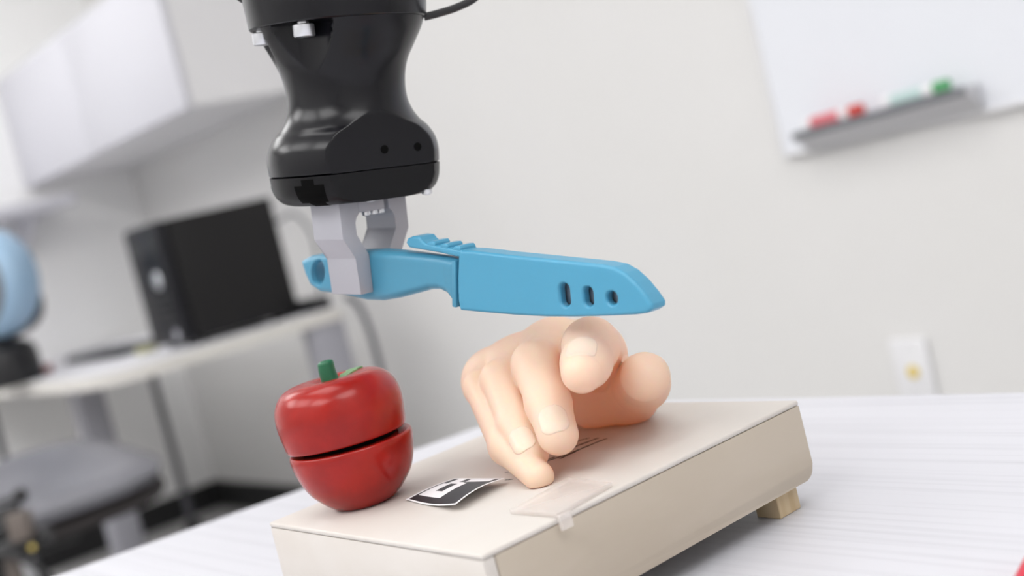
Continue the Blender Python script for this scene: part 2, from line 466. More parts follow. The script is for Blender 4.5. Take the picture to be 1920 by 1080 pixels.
t = thing('tape_roll', 'small red brown tape roll on the desk by the paper stack', 'tape', (-3.62, 1.1, dz))
lathe('tape', np.array([-3.62, 1.1, dz]), (0, 0, 1), [(0.018, 0), (0.035, 0), (0.035, 0.022), (0.018, 0.022)], mat('red brown tape', (0.28, 0.06, 0.04), 0.5), t, seg=28)
lathe('core', np.array([-3.62, 1.1, dz]), (0, 0, 1), [(0.013, 0.001), (0.0179, 0.001), (0.0179, 0.021), (0.013, 0.021)], M_desk_edge, t, seg=28)
dv = at(-22, 533, 3.30)
t = thing('desk_device', 'round light blue device on a black stand at the left end of the desk', 'device', (dv[0], dv[1], dz))
ax = np.array([0.42, -0.90, 0.05]); ax /= np.linalg.norm(ax)
lathe('shell', dv - ax * 0.05, ax, smooth_prof([(0.10, -0.03), (0.135, 0.0), (0.147, 0.04), (0.142, 0.08), (0.118, 0.105)], 5), M_sky, t, seg=56)
lathe('grille', dv - ax * 0.05, ax, smooth_prof([(0.117, 0.09), (0.117, 0.107), (0.10, 0.115), (0.01, 0.125)], 4), M_grey, t, seg=56)
bo = np.array([dv[0], dv[1], dz]) - _R0 * 0.075 + np.array([0.0, 0.05, 0])
tube('neck', [dv - ax * 0.06, dv - ax * 0.09 - Z_UP * 0.08, bo + Z_UP * 0.16, bo + Z_UP * 0.09], [0.055] * 24 + [0.06], M_blackp, t)
lathe('base', bo, (0, 0, 1), smooth_prof([(0.095, 0.0), (0.098, 0.04), (0.090, 0.10), (0.04, 0.125)], 4), M_blackp, t, seg=48)

# ------------------------------------------------------------------ grey stool and the metal arm beside it
sc = rel(-2.745, 0.685, -0.375)
tl = math.radians(7)
sx = np.array([-math.cos(tl), 0, math.sin(tl)]); sy = np.array([0, 1.0, 0]); sn = np.cross(sy, sx) * -1
if sn[2] < 0: sn = -sn
t = thing('swivel_chair', 'grey padded swivel chair pushed up to the white desk', 'chair', (sc[0], sc[1], 0))
def seat_mesh(name, z0, z1, grow, m, dish):
    vs, fs = [], []; N, K = 48, 10
    def pt(a, q, z):
        c, s = math.cos(a), math.sin(a)
        e = 2 / 4.2
        return sc + sx * (math.copysign(abs(c) ** e, c) * 0.265 * q * grow) + sy * (math.copysign(abs(s) ** e, s) * 0.30 * q * grow) + sn * z
    rings = [(0.02, z0), (0.9, z0), (0.98, z0 + 0.006)]
    for k in range(K + 1):
        q = 1 - k / K
        edge = max(0, (q - 0.75) / 0.25)
        rings.append((max(q, 0.02), z1 - 0.02 * edge ** 3 - dish * (1 - q * q)))
    for (q, z) in rings:
        for i in range(N): vs.append(pt(2 * math.pi * i / N, q, z))
    for j in range(len(rings) - 1):
        for i in range(N): fs.append((j * N + i, j * N + (i + 1) % N, (j + 1) * N + (i + 1) % N, (j + 1) * N + i))
    fs.append(tuple(range(N))[::-1]); fs.append(tuple(range((len(rings) - 1) * N, len(rings) * N)))
    return mesh(name, vs, fs, m, t, smooth=True, sharp=60)
seat_mesh('seat_cushion', -0.012, 0.035, 1.0, M_seat, 0.018)
seat_mesh('seat_shell', -0.052, -0.012, 1.0, M_seat_edge, 0.0)
box('mechanism', (sc[0] - 0.10, sc[1] - 0.11, sc[2] - 0.12), (sc[0] + 0.10, sc[1] + 0.11, sc[2] - 0.04), M_blackp, t, 0.01)
tube('gas_column', [(sc[0], sc[1], 0.1), (sc[0], sc[1], sc[2] - 0.11)], 0.03, M_chrome, t, smooth_path=False)
tube('column_cover', [(sc[0], sc[1], 0.1), (sc[0], sc[1], 0.3)], 0.05, M_blackp, t, smooth_path=False)
for k in range(5):
    a = 2 * math.pi * k / 5 + 0.3
    e = np.array([math.cos(a), math.sin(a), 0])
    p = np.array([sc[0], sc[1], 0])
    sp = tube('base_spoke', [p + e * 0.03 + [0, 0, 0.12], p + e * 0.30 + [0, 0, 0.075]], [0.026, 0.016], M_blackp, t, smooth_path=False)
    lathe('caster', p + e * 0.30 + np.array([0, 0, 0.03]) - np.cross(e, [0, 0, 1]) * 0.02, np.cross(e, [0, 0, 1]), [(0.015, 0), (0.03, 0.004), (0.03, 0.036), (0.015, 0.04)], M_black_base, sp, seg=24)
t = thing('jointed_arm', 'black jointed metal arm with brown block beside the grey swivel chair', 'metal arm', at(40, 985, 2.2))
D0 = 2.2
tube('upper_rod', [at(-60, 962, D0), at(45, 928, D0)], 0.006, M_blackp, t, smooth_path=False)
tube('lower_rod', [at(-60, 985, D0), at(35, 950, D0)], 0.009, M_blackp, t, smooth_path=False)
lathe('knob', at(38, 929, D0), ray(48, 926) * -1, smooth_prof([(0.008, 0), (0.013, 0.006), (0.013, 0.018), (0.006, 0.024)], 3), M_blackp, t, seg=24)
fbox('block', at(47, 983, D0), Rv * 0.97 + Uv * 0.243, Uv * 0.97 - Rv * 0.243, -Fv, (-0.018, -0.024, 0), (0.018, 0.026, 0.035), M_brown, t, 0.003)
tube('bar', [at(-60, 1060, D0), at(20, 1025, D0), at(95, 1002, D0)], 0.017, M_blackp, t, smooth_path=False)
lathe('screw', at(60, 1026, D0 - 0.02), ray(60, 1026) * -1, [(0.005, 0), (0.0055, 0.004), (0.002, 0.006)], M_yellow, t, seg=18)
tube('housing', [at(-60, 1010, D0 + 0.02), at(20, 992, D0 + 0.02)], 0.024, M_blackp, t, smooth_path=False)
tube('post', [at(15, 1030, D0 + 0.03), (at(15, 1030, D0 + 0.03)[0], at(15, 1030, D0 + 0.03)[1], 0.02)], 0.014, M_brown, t, smooth_path=False)
lathe('base_plate', np.array([*at(15, 1030, D0 + 0.03)[:2], 0]), (0, 0, 1), [(0.12, 0), (0.12, 0.015), (0.02, 0.02)], M_blackp, t, seg=40)
tag(tube('black_cable', [at(-50, 1045, 2.1), at(15, 1040, 2.1), at(60, 1058, 2.1), at(95, 1085, 2.1), at(130, 1130, 2.1)], 0.006, M_blackp), 'black cable sagging below the jointed metal arm', 'cable')

# ------------------------------------------------------------------ whiteboard, tray, markers, outlet
bx0, bz0 = -1.507, cz - 0.071
t = thing('whiteboard', 'large plain whiteboard mounted on the back wall', 'whiteboard', (-0.7, YB, bz0))
box('panel', (bx0 + 0.008, YB - 0.016, bz0 + 0.008), (0.29, YB - 0.001, bz0 + 0.90), M_board, t)
for (a, b) in (((bx0, bz0), (0.30, bz0 + 0.008)), ((bx0, bz0 + 0.90), (0.30, bz0 + 0.908)), ((bx0, bz0 + 0.008), (bx0 + 0.008, bz0 + 0.90)), ((0.29, bz0 + 0.008), (0.30, bz0 + 0.90))):
    box('frame_strip', (a[0], YB - 0.019, a[1]), (b[0], YB - 0.0005, b[1]), M_plate, t, 0.002)
yt = YB - 0.068
def ony(px, py, y):
    r = ray(px, py); return CAM + r * ((y - CAM[1]) / r[1])
q0, q1 = ony(1483, 252, yt), ony(1806, 163, yt)
ex = q1 - q0; TL = float(np.linalg.norm(ex)); ex /= TL
ey = np.array([0, -1.0, 0]); ez = np.cross(ey, ex); ez = ez if ez[2] > 0 else -ez
to = q0 + np.array([0, YB - 0.0195 - yt, 0])
DT = YB - 0.0195 - yt
t = thing('marker_tray', 'grey metal pen tray stuck slightly crooked on the whiteboard', 'tray', to + ex * 0.18)
def tr(u, v, w): return to + ex * u + ey * v + ez * w
prism('ledge', [tr(0, 0, 0), tr(0, DT - 0.003, 0), tr(0, DT - 0.003, -0.010), tr(0, 0, -0.046)], ex * TL, M_alu, t, 0.001)
fbox('front_lip', to, ex, ey, ez, (0, DT - 0.0029, -0.0125), (TL, DT, 0.001), M_grey, t, 0.0006)
def marker(u0, col, col2, label, flip):
    o = tr(u0, 0.030, 0.0105)
    e = ex
    t = thing('board_marker', label, 'marker', o, 'markers on the tray')
    lathe('barrel', o, e, [(0.006, 0), (0.0095, 0.002), (0.0095, 0.098), (0.008, 0.100)], M_paper, t, seg=24)
    lathe('label_band', o + e * 0.018, e, [(0.0095, 0), (0.0098, 0.0005), (0.0098, 0.062), (0.0095, 0.0625)], col2, t, seg=24)
    lathe('cap', o + e * 0.100, e, [(0.008, 0), (0.0102, 0.001), (0.0100, 0.026), (0.006, 0.029)], col, t, seg=24)
    fbox('cap_clip', o + e * 0.104, e, ey, ez, (0, 0.0095, -0.002), (0.024, 0.0115, 0.002), col, t)
cr = mat('red ink cap', (0.62, 0.045, 0.03), 0.35); cg = mat('green ink cap', (0.10, 0.40, 0.16), 0.35)
cr2 = mat('pink red label', (0.70, 0.17, 0.20), 0.4); cg2 = mat('pale green label', (0.52, 0.68, 0.66), 0.4)
marker(0.020, cr, cr2, 'red whiteboard marker lying at the left end of the tray', 0)
marker(0.190, cg, cg2, 'green whiteboard marker lying at the right end of the tray', 0)

ox, oz = -1.335, cz - 0.50
t = thing('wall_outlet', 'white wall outlet plate with one yellow socket low on the back wall', 'outlet', (ox, YB, oz))
box('cover_plate', (ox - 0.038, YB - 0.011, oz - 0.062), (ox + 0.038, YB - 0.0005, oz + 0.062), M_plate, t, 0.004, 3)
lathe('socket', np.array([ox + 0.002, YB - 0.0105, oz]), (0, -1, 0), [(0.012, 0), (0.0125, 0.002), (0.010, 0.004), (0.003, 0.004)], M_yellow, t, seg=28)
for z in (0.046, -0.046):
    lathe('screw', np.array([ox, YB - 0.0105, oz + z]), (0, -1, 0), [(0.003, 0), (0.003, 0.0012), (0.001, 0.0016)], M_chrome, t, seg=14)

# ------------------------------------------------------------------ white table in front
t = thing('lab_table', 'large white table with faint grey streaks carrying the wooden stand', 'table', (-0.4, 0.1, 0))
TP = [(-1.062, -0.45), (0.55, -0.45), (0.55, 0.672), (-0.864, 0.678)]
prism('table_top', [(x, y, TABLE_Z - 0.0015) for (x, y) in TP], np.array([0, 0, 0.0015]), M_table, t)
prism('edge_band', [(x, y, TABLE_Z - 0.03) for (x, y) in TP], np.array([0, 0, 0.0284]), M_table_edge, t, 0.0)
for (x, y) in ((-0.97, -0.38), (0.48, -0.38), (0.48, 0.60), (-0.82, 0.60)):
    box('leg', (x - 0.025, y - 0.025, 0), (x + 0.025, y + 0.025, TABLE_Z - 0.03), M_legs, t, 0.003)

# ------------------------------------------------------------------ wooden stand
zt = CAM[2] - H
A_, B_, C_ = onz(504, 980, zt), onz(903, 1041, zt), onz(1496, 750, zt)
bu = A_ - B_; W_ = np.linalg.norm(bu); bu /= W_
bv = C_ - B_; L_ = np.linalg.norm(bv); bv /= L_
Z3 = np.array([0, 0, 1.0])
PH = 0.0406
t = thing('wooden_stand', 'low pale wooden stand on short feet carrying the hand and toy tomato', 'stand', ((A_ + C_) / 2 * [1, 1, 0] + [0, 0, TABLE_Z]))
stand = t
fbox('top_panel', B_, bu, bv, Z3, (0, 0, -0.0026), (W_, L_, 0), M_wood, t, 0.0009, 2)
# side panels with rounded lower corners
def side_panel(o, e, n, L, m):
    r = 0.007
    pts = [(0, -0.0027)]
    pts += [(r - r * math.cos(a), -PH + r - r * math.sin(a)) for a in np.linspace(0, math.pi / 2, 6)]
    pts += [(L - r + r * math.sin(a), -PH + r - r * math.cos(a)) for a in np.linspace(0, math.pi / 2, 6)]
    pts += [(L, -0.0027)]
    prism('side_panel', [o + e * x + Z3 * z for (x, z) in pts], n * 0.006, m, t, 0.0007)
side_panel(B_ + bv * 0.0062, bv, bu, L_ - 0.0062, M_wood_side)
side_panel(A_ + bv * 0.0062, bv, -bu, L_ - 0.0062, M_wood_side)
side_panel(B_, bu, bv, W_, M_wood)
side_panel(C_ + bu * 0.0062, bu, -bv, W_ - 0.0124, M_wood)
for (a, b) in ((0.0065, 0.009), (0.0065, L_ - 0.026), (W_ - 0.0225, 0.009), (W_ - 0.0225, L_ - 0.026)):
    fbox('foot', B_, bu, bv, Z3, (a, b, TABLE_Z - zt), (a + 0.016, b + 0.017, -PH + 0.012), M_foot, t, 0.0006)
# printed lines of small writing on the top panel (illegible in the photograph)
def ink_line(pts, w, seed, nm='printed_line'):
    rnd = random.Random(seed)
    q = [onz(x, y, zt + 0.00008) for (x, y) in pts]
    vs, fs = [], []
    for a, b in zip(q[:-1], q[1:]):
        d = b - a; L = np.linalg.norm(d); d /= L
        s = np.cross(Z3, d); x = 0
        while x < L:
            g = rnd.uniform(0.0012, 0.0024)
            hh = w * rnd.uniform(0.75, 1.2)
            i = len(vs); x1 = min(x + g, L)
            vs += [a + d * x - s * hh / 2, a + d * x1 - s * hh / 2, a + d * x1 + s * hh / 2, a + d * x + s * hh / 2]
            fs.append((i, i + 1, i + 2, i + 3)); x = x1 + rnd.choice((0.0, 0.0, 0.00035))
    return mesh(nm, vs, fs, M_ink, stand)
ink_line([(1060, 834), (1086, 826), (1105, 821)], 0.0022, 1)
ink_line([(1050, 848), (1087, 834), (1122, 821)], 0.0024, 2)
ink_line([(1050, 860), (1088, 842), (1124, 827), (1138, 822)], 0.0022, 3)
ink_line([(1020, 866), (1068, 851), (1086, 842)], 0.0020, 4)
ink_line([(1015, 866), (1031, 860), (1040, 857)], 0.0018, 5)
ink_line([(947, 885.5), (955, 885)], 0.0010, 6)
ink_line([(947, 900), (963, 898.5)], 0.0012, 7)

# ------------------------------------------------------------------ square black and white marker card
cardz = 0.0006
kL, kN = onz(761, 936.5, zt + 0.0008), onz(854, 947, zt + 0.0040)
kR, kF = onz(947, 898, zt + 0.0030), onz(852, 897.5, zt + 0.0030)
WHITE = [(0.10, 0.50, 0.20, 0.40), (0.35, 0.50, 0.20, 0.77), (0.06, 0.22, 0.20, 0.72), (0.14, 0.30, 0.72, 0.965), (0.22, 0.42, 0.72, 0.80), (0.40, 0.86, 0.82, 0.955)]
me = bpy.data.meshes.new('marker_card')
N = 60; vs = []; fs = []; mi = []
def card_pt(u, v):
    p = kL * (1 - u) * (1 - v) + kN * u * (1 - v) + kR * u * v + kF * (1 - u) * v
    up = 0.0022 * math.sin(math.pi * min(1, v * 0.9 + 0.05)) * (0.4 + 0.6 * u) - 0.0016 * math.sin(math.pi * u) * (1 - v)
    return p + Z3 * up
for lay in (0, 1):
    for j in range(N + 1):
        for i in range(N + 1):
            vs.append(card_pt(i / N, j / N) - Z3 * 0.0002 * lay)
def vid(i, j, l): return l * (N + 1) ** 2 + j * (N + 1) + i
for j in range(N):
    for i in range(N):
        u, v = (i + 0.5) / N, (j + 0.5) / N
        w = u < 0.03 or v < 0.035 or u > 0.97 or v > 0.965 or any(a < u < b and c < v < d for (a, b, c, d) in WHITE)
        fs.append((vid(i, j, 0), vid(i + 1, j, 0), vid(i + 1, j + 1, 0), vid(i, j + 1, 0))); mi.append(0 if w else 1)
        fs.append((vid(i, j, 1), vid(i, j + 1, 1), vid(i + 1, j + 1, 1), vid(i + 1, j, 1))); mi.append(0)
for i in range(N):
    for q in (((i, 0), (i + 1, 0)), ((i + 1, N), (i, N)), ((0, i + 1), (0, i)), ((N, i), (N, i + 1))):
        fs.append((vid(*q[0], 0), vid(*q[0], 1), vid(*q[1], 1), vid(*q[1], 0))); mi.append(0)
me.from_pydata([tuple(map(float, v)) for v in vs], [], fs); me.update()
me.materials.append(M_paper); me.materials.append(M_ink)
me.polygons.foreach_set('material_index', mi)
tag(link_mesh('marker_card', me, None), 'curled paper card printed with black and white square marker, beside toy tomato', 'card')

# ------------------------------------------------------------------ clear plastic plate clipped on the stand's edge
t = thing('clear_plate', 'small milky clear plastic plate clipped to the edge of the wooden stand', 'plastic plate', onz(1050, 940, zt))
q = [onz(957, 964, zt + 0.0002), onz(1046, 972, zt + 0.0002), onz(1150, 912, zt + 0.0002), onz(1067, 903, zt + 0.0002)]
prism('plate', rounded and q, Z3 * 0.0022, M_clear, t, 0.0005)
ce = onz(1052, 971, zt)
fbox('clip', ce, bv, bu, Z3, (-0.003, -0.0035, -0.0045), (0.0035, -0.0012, 0.0022), M_clear, t, 0.0004)

# ------------------------------------------------------------------ toy tomato in two halves
ac = onz(687, 941, zt)
PXM = 0.6456 / FPX                      # metres per pixel at the toy
t = thing('toy_tomato', 'red wooden toy tomato cut in two halves with green stem', 'toy food', ac)
def px_prof(p): return [(r * PXM, h * PXM) for (r, h) in p]
low = smooth_prof(px_prof([(2, 0.5), (46, 0.5), (54, 1.5), (63, 7), (76, 18), (95, 40), (106, 62), (113, 86), (116.5, 106), (116.5, 114)]), 5)
lathe('lower_half', ac, (0, 0, 1), [tuple(p) for p in low] + [(115.5 * PXM, 117.5 * PXM), (113 * PXM, 119.2 * PXM), (109 * PXM, 118.5 * PXM)], M_red, t, seg=80, sharp=50)
lathe('lower_cut_face', ac, (0, 0, 1), px_prof([(1, 116.5), (109.2, 116.5), (109.2, 118), (1, 118)]), M_inner, t, seg=64)
lathe('joining_pad', ac, (0, 0, 1), px_prof([(30, 117.8), (90, 117.8), (90, 126), (30, 126)]), M_hole, t, seg=48)
uo = ac + Rv * (-3.5 * PXM)
ua = np.array([0, 0, 1.0]) + Rv * (-0.012) + Fv * 0.02; ua /= np.linalg.norm(ua)
up = smooth_prof(px_prof([(106, 124), (112.5, 126), (115.5, 138), (119, 165), (119.5, 188), (114, 212), (100, 231), (82, 240), (58, 243), (38, 239), (22, 234), (8, 232)]), 5)
UP = lathe('upper_half', uo, ua, [tuple(p) for p in up], M_red, t, seg=80, sharp=60)
lathe('upper_cut_face', uo, ua, px_prof([(1, 123.9), (106.2, 123.9), (106.2, 125), (1, 125)]), M_inner, t, seg=64)
st0 = uo + ua * (231 * PXM)
tube('stem', [st0, st0 + ua * 8 * PXM - Rv * 2 * PXM, st0 + ua * 24 * PXM - Rv * 3 * PXM, st0 + ua * 38 * PXM - Rv * 2.0 * PXM, st0 + ua * 43.5 * PXM - Rv * 2 * PXM, st0 + ua * 45 * PXM - Rv * 2 * PXM], list(np.interp(np.linspace(0, 1, 41), [0, 0.6, 0.72, 0.82, 0.92, 1.0], np.array([17, 15.5, 14, 10.5, 6, 1]) * PXM)), M_green, t, seg=28)
# flat painted leaf lying on the shoulder behind the stem
ld = Rv - ua * (Rv @ ua); ld /= np.linalg.norm(ld)
ld = ld * 0.80 + np.cross(ua, ld) * 0.60; lw = np.cross(ua, ld)
def top_h(r):
    rr = [p[0] for p in up][::-1]; hh = [p[1] for p in up][::-1]
    return float(np.interp(r, rr[:34], hh[:34]))
vs, fs = [], []
NL, NW = 14, 6
for lay in (0, 1):
    for i in range(NL + 1):
        s = i / NL
        hw = 17 * PXM * math.sin(math.pi * min(1, s * 0.93 + 0.07)) ** 0.7 * (1 + 0.18 * math.cos(s * 22))
        for j in range(NW + 1):
            e = (j / NW * 2 - 1) * hw
            p2 = ld * (14 + 58 * s) * PXM + lw * e
            r = np.linalg.norm(p2)
            vs.append(uo + p2 + ua * (top_h(r) + (0.0007 if lay == 0 else -0.0002)))
def lv(i, j, l): return l * (NL + 1) * (NW + 1) + i * (NW + 1) + j
for i in range(NL):
    for j in range(NW):
        fs.append((lv(i, j, 0), lv(i + 1, j, 0), lv(i + 1, j + 1, 0), lv(i, j + 1, 0)))
        fs.append((lv(i, j, 1), lv(i, j + 1, 1), lv(i + 1, j + 1, 1), lv(i + 1, j, 1)))
for i in range(NL):
    for j in (0, NW):
        fs.append((lv(i, j, 0), lv(i + 1, j, 0), lv(i + 1, j, 1), lv(i, j, 1)))
for j in range(NW):
    for i in (0, NL):
        fs.append((lv(i, j, 0), lv(i, j + 1, 0), lv(i, j + 1, 1), lv(i, j, 1)))
mesh('leaf', vs, fs, M_leaf, t, smooth=True, sharp=50)

# ------------------------------------------------------------------ silicone hand
def J(px, py, d, r): return (at(px, py, d), r)
FING = {
    'index': [J(1110, 667, 0.660, 0.0175), J(1108, 649, 0.602, 0.0135), J(1099, 681, 0.580, 0.0116), J(1091, 698, 0.570, 0.0098)],
    'middle': [J(1040, 657, 0.668, 0.016), J(1004, 684, 0.627, 0.0118), J(1028, 757, 0.602, 0.0109), J(1046, 815, 0.588, 0.0099)],
    'ring': [J(975, 686, 0.672, 0.015), J(939, 713, 0.642, 0.0102), J(970, 800, 0.615, 0.0096), J(995, 849, 0.600, 0.0090)],
    'pinky': [J(926, 714, 0.680, 0.014), J(902, 726, 0.657, 0.0090), J(950, 838, 0.615, 0.0085), J(1010, 893, 0.588, 0.0074)],
    'thumb': [J(1122, 747, 0.694, 0.0158), J(1180, 740, 0.676, 0.0158), J(1203, 718, 0.642, 0.0142), J(1209, 707, 0.612, 0.0124)],
}
wrist = at(1075, 690, 0.765); palm = at(1040, 725, 0.705)
def finger_sd(p, name):
    c = FING[name]; d = None
    for (a, ra), (b, rb) in zip(c[:-1], c[1:]):
        q = cone(p, a, b, ra, rb)
        d = q if d is None else smin(d, q, 0.004)
    return d
def palm_sd(p):
    d = None
    for n, r in (('index', 0.016), ('middle', 0.016), ('ring', 0.0155), ('pinky', 0.0145)):
        q = cone(p, wrist, FING[n][0][0], 0.024, r)
        d = q if d is None else smin(d, q, 0.012)
    d = smin(d, cone(p, wrist, FING['thumb'][0][0], 0.022, 0.0165), 0.012)
    d = smin(d, cone(p, palm, FING['pinky'][0][0], 0.016, 0.014), 0.012)
    d = smin(d, cone(p, FING['index'][0][0] + Fv * 0.012, FING['thumb'][0][0] + Fv * 0.016, 0.010, 0.012), 0.010)
    return d
def hand_sd(p):
    d = palm_sd(p); fs = None
    for n in ('pinky', 'ring', 'middle', 'index'):
        q = finger_sd(p, n)
        fs = q if fs is None else smin(fs, q, 0.0016)
    fs = smin(fs, finger_sd(p, 'thumb'), 0.002)
    d = smin(d, fs, 0.009)
    cut = (wrist + Fv * 0.02)
    d = np.maximum(d, (p - cut) @ np.array([Fv[0], Fv[1], 0]))
    return np.maximum(d, (zt + 0.0003) - p[:, 2])
allp = np.array([p for c in FING.values() for p, r in c] + [wrist])
lo = allp.min(0) - 0.03; hi = allp.max(0) + 0.03; lo[2] = zt - 0.002
t = thing('silicone_hand', 'pale peach silicone hand with curled fingers resting on the wooden stand', 'fake hand', (*palm[:2], zt))
sdf_obj('hand_body', hand_sd, lo, hi, 0.00105, M_skin, t, iters=3)
def nail(name, off, s_mid, hl, hw, lift=0.00032):
    a, b = FING[name][2][0], FING[name][3][0]
    tt = b - a; tt /= np.linalg.norm(tt)
    c = a + (b - a) * s_mid
    v = CAM - c; v /= np.linalg.norm(v)
    n = v + Rv * off[0] + Uv * off[1]; n -= tt * (n @ tt); n /= np.linalg.norm(n)
    w = np.cross(tt, n)
    r = FING[name][3][1]
    def fn(p):
        q = p - c; x = q @ w; y = q @ tt
        rc = hw * 0.75
        qx = np.abs(x) - hw + rc; qy = np.abs(y) - hl + rc
        reg = np.minimum(np.maximum(qx, qy), 0) + np.hypot(np.maximum(qx, 0), np.maximum(qy, 0)) - rc
        body = finger_sd(p, name) - lift
        body = smin(body, body, 1e-6)
        d = np.maximum(body, reg)
        d = np.maximum(d, -(finger_sd(p, name) + 0.0012))
        return np.maximum(d, 0.002 - q @ n)
    e = max(hl, hw, r) + 0.006
    sdf_obj('fingernail', fn, c - e, c + e, 0.00055, M_nail, t, iters=2, sharp=60)
nail('index', (-0.22, 0.0), 0.55, 0.0074, 0.0072)
nail('middle', (0.0, 0.0), 0.88, 0.0076, 0.0070)
nail('ring', (-0.12, 0.0), 0.86, 0.0072, 0.0064)
nail('thumb', (1.6, 0.7), 0.9, 0.0075, 0.0075)

# ------------------------------------------------------------------ robot gripper
RA = -0.097 * Rv + 0.985 * Uv - 0.14 * Fv; RA /= np.linalg.norm(RA)
RO = at(672, 372, 0.67)                 # centre of the underside
RM = 0.67 / FPX
t = thing('robot_gripper', 'black robot wrist and gripper hanging from above with two grey metal fingers', 'robot gripper', RO)
robot = t
def side_dir(a):                        # horizontal-in-robot direction, a = angle from image right towards the far side
    d = Rv * math.cos(a) + Fv * math.sin(a)
    d -= RA * (d @ RA)
    return d / np.linalg.norm(d)
FL = side_dir(math.radians(32))         # along the flat cover
FN = np.cross(FL, RA); FN = FN if FN @ Fv < 0 else -FN
BF = 0.0342
ux = FL.copy()
_, u_, w_ = RA, ux, np.cross(RA, ux)
sgn = 1 if w_ @ FN > 0 else -1
TH0 = [math.atan2(w_ @ side_dir(math.radians(a)), u_ @ side_dir(math.radians(a))) for a in (-90 - 19,)][0]
pockets = [math.atan2(w_ @ side_dir(math.radians(a)), u_ @ side_dir(math.radians(a))) for a in (-109, -166, 60)]
RC, rc = 0.0560, 0.0225
def rfun(r, h, a):
    s = abs(math.sin(a))
    if h < 0.056 and s > 1e-4: r = min(r, BF / s)
    if 0.055 < h < 0.0925:
        for p in pockets:
            d = (a - p + math.pi) % (2 * math.pi) - math.pi
            if abs(d) < math.asin(rc / RC):
                r = min(r, RC * math.cos(d) - math.sqrt(max(rc * rc - (RC * math.sin(d)) ** 2, 0)))
    return r
prof_low = [(0.002, 0), (0.036, 0.0), (0.0395, 0.0012), (0.0428, 0.0042), (0.0448, 0.009), (0.0456, 0.0152)]
lathe('base_cover', RO, RA, [tuple(p) for p in smooth_prof(prof_low[1:], 5)][:-1] + [(0.0456, 0.0154), (0.044, 0.0157), (0.002, 0.0157)], M_robot_flat, t, seg=192, rfun=lambda r, h, a: min(r, (BF if r > 0.0441 or h < 0.0156 else BF - 0.001) / max(abs(math.sin(a)), 1e-4)), ux=ux, sharp=30)
prof_up = smooth_prof([(0.0456, 0.0164), (0.0459, 0.0235), (0.0447, 0.0298), (0.0413, 0.0357), (0.0372, 0.040), (0.0337, 0.046), (0.0319, 0.053), (0.0321, 0.062), (0.0343, 0.071), (0.039, 0.0796), (0.0432, 0.087), (0.0455, 0.0925)], 8)
lathe('wrist_housing', RO, RA, [(0.002, 0.0160), (0.0445, 0.0160)] + [tuple(p) for p in prof_up] + [(0.030, 0.0928)], M_robot, t, seg=288, rfun=rfun, ux=ux, sharp=38)
lathe('collar', RO, RA, [(0.02, 0.0926), (0.0462, 0.0926), (0.0468, 0.0932), (0.0484, 0.109), (0.0490, 0.135), (0.0490, 0.168), (0.047, 0.170), (0.02, 0.170)], M_robot, t, seg=128, sharp=30)
lathe('forearm', RO, RA, [(0.02, 0.1702), (0.0455, 0.1702), (0.0455, 0.30), (0.05, 0.305), (0.05, 0.42), (0.03, 0.43)], M_robot_flat, t, seg=96, sharp=30)
for p in pockets:
    d = u_ * math.cos(p) + w_ * math.sin(p)
    lathe('screw', RO + d * 0.0400 + RA * 0.0848, RA, [(0.0030, 0), (0.0050, 0.0003), (0.0055, 0.0009), (0.0055, 0.0062), (0.0048, 0.0066), (0.0030, 0.0067), (0.0030, 0.0082)], M_chrome, t, seg=24)
# two screw holes and the arched flat
for (x, y) in ((721, 280), (783, 275)):
    r = ray(x, y); o = RO + FN * BF
    q = CAM + r * (((o - CAM) @ FN) / (r @ FN))
    lathe('screw_hole', q - FN * 0.001, FN, [(0.0022, 0), (0.0022, 0.00115), (0.0017, 0.0012), (0.0002, 0.0012)], M_hole, t, seg=20)
# black connector ports recessed in the rounded side of the base cover
PL = smooth_prof(prof_low[1:], 5)
def cover_r(h): return float(np.interp(h, [p[1] for p in PL], [p[0] for p in PL]))
def port(aR, half, h0, h1):
    d = side_dir(math.radians(aR)); a0 = math.atan2(w_ @ d, u_ @ d)
    vs, fs = [], []; NA, NH = 10, 6
    for lay in (0.00025, -0.003):
        for j in range(NH + 1):
            h = h0 + (h1 - h0) * j / NH
            for i in range(NA + 1):
                a = a0 + (i / NA * 2 - 1) * half / 0.044
                r = min(cover_r(h), BF / max(abs(math.sin(a)), 1e-4)) + lay
                vs.append(RO + RA * (h - (0.0002 if h0 < 0.001 and j == 0 else 0)) + (u_ * math.cos(a) + w_ * math.sin(a)) * r)
    def ix(l, j, i): return l * (NA + 1) * (NH + 1) + j * (NA + 1) + i
    for j in range(NH):
        for i in range(NA):
            fs.append((ix(0, j, i), ix(0, j, i + 1), ix(0, j + 1, i + 1), ix(0, j + 1, i)))
            fs.append((ix(1, j, i), ix(1, j + 1, i), ix(1, j + 1, i + 1), ix(1, j, i + 1)))
    for j in range(NH):
        for i in (0, NA): fs.append((ix(0, j, i), ix(0, j + 1, i), ix(1, j + 1, i), ix(1, j, i)))
    for i in range(NA):
        for j in (0, NH): fs.append((ix(0, j, i), ix(0, j, i + 1), ix(1, j, i + 1), ix(1, j, i)))
    mesh('connector_port', vs, fs, M_hole, t)
port(-90 - 26, 0.0088, 0.0020, 0.0112)
port(-90 - 26, 0.0036, 0.0112, 0.0142)
port(-90 - 24, 0.0050, 0.0, 0.0020)
port(-90 - 92, 0.0085, 0.0020, 0.0112)
port(-90 - 92, 0.0040, 0.0112, 0.0142)
for (x, y) in ((703, 368), (806, 358)):
    lathe('cover_screw', RO + RA * 0.002 + FN * (BF - 0.003) + FL * ((x - 690) * RM * 1.12 - 0.012), -RA, [(0.0028, 0), (0.0028, 0.0022), (0.001, 0.0030)], M_chrome, t, seg=18)
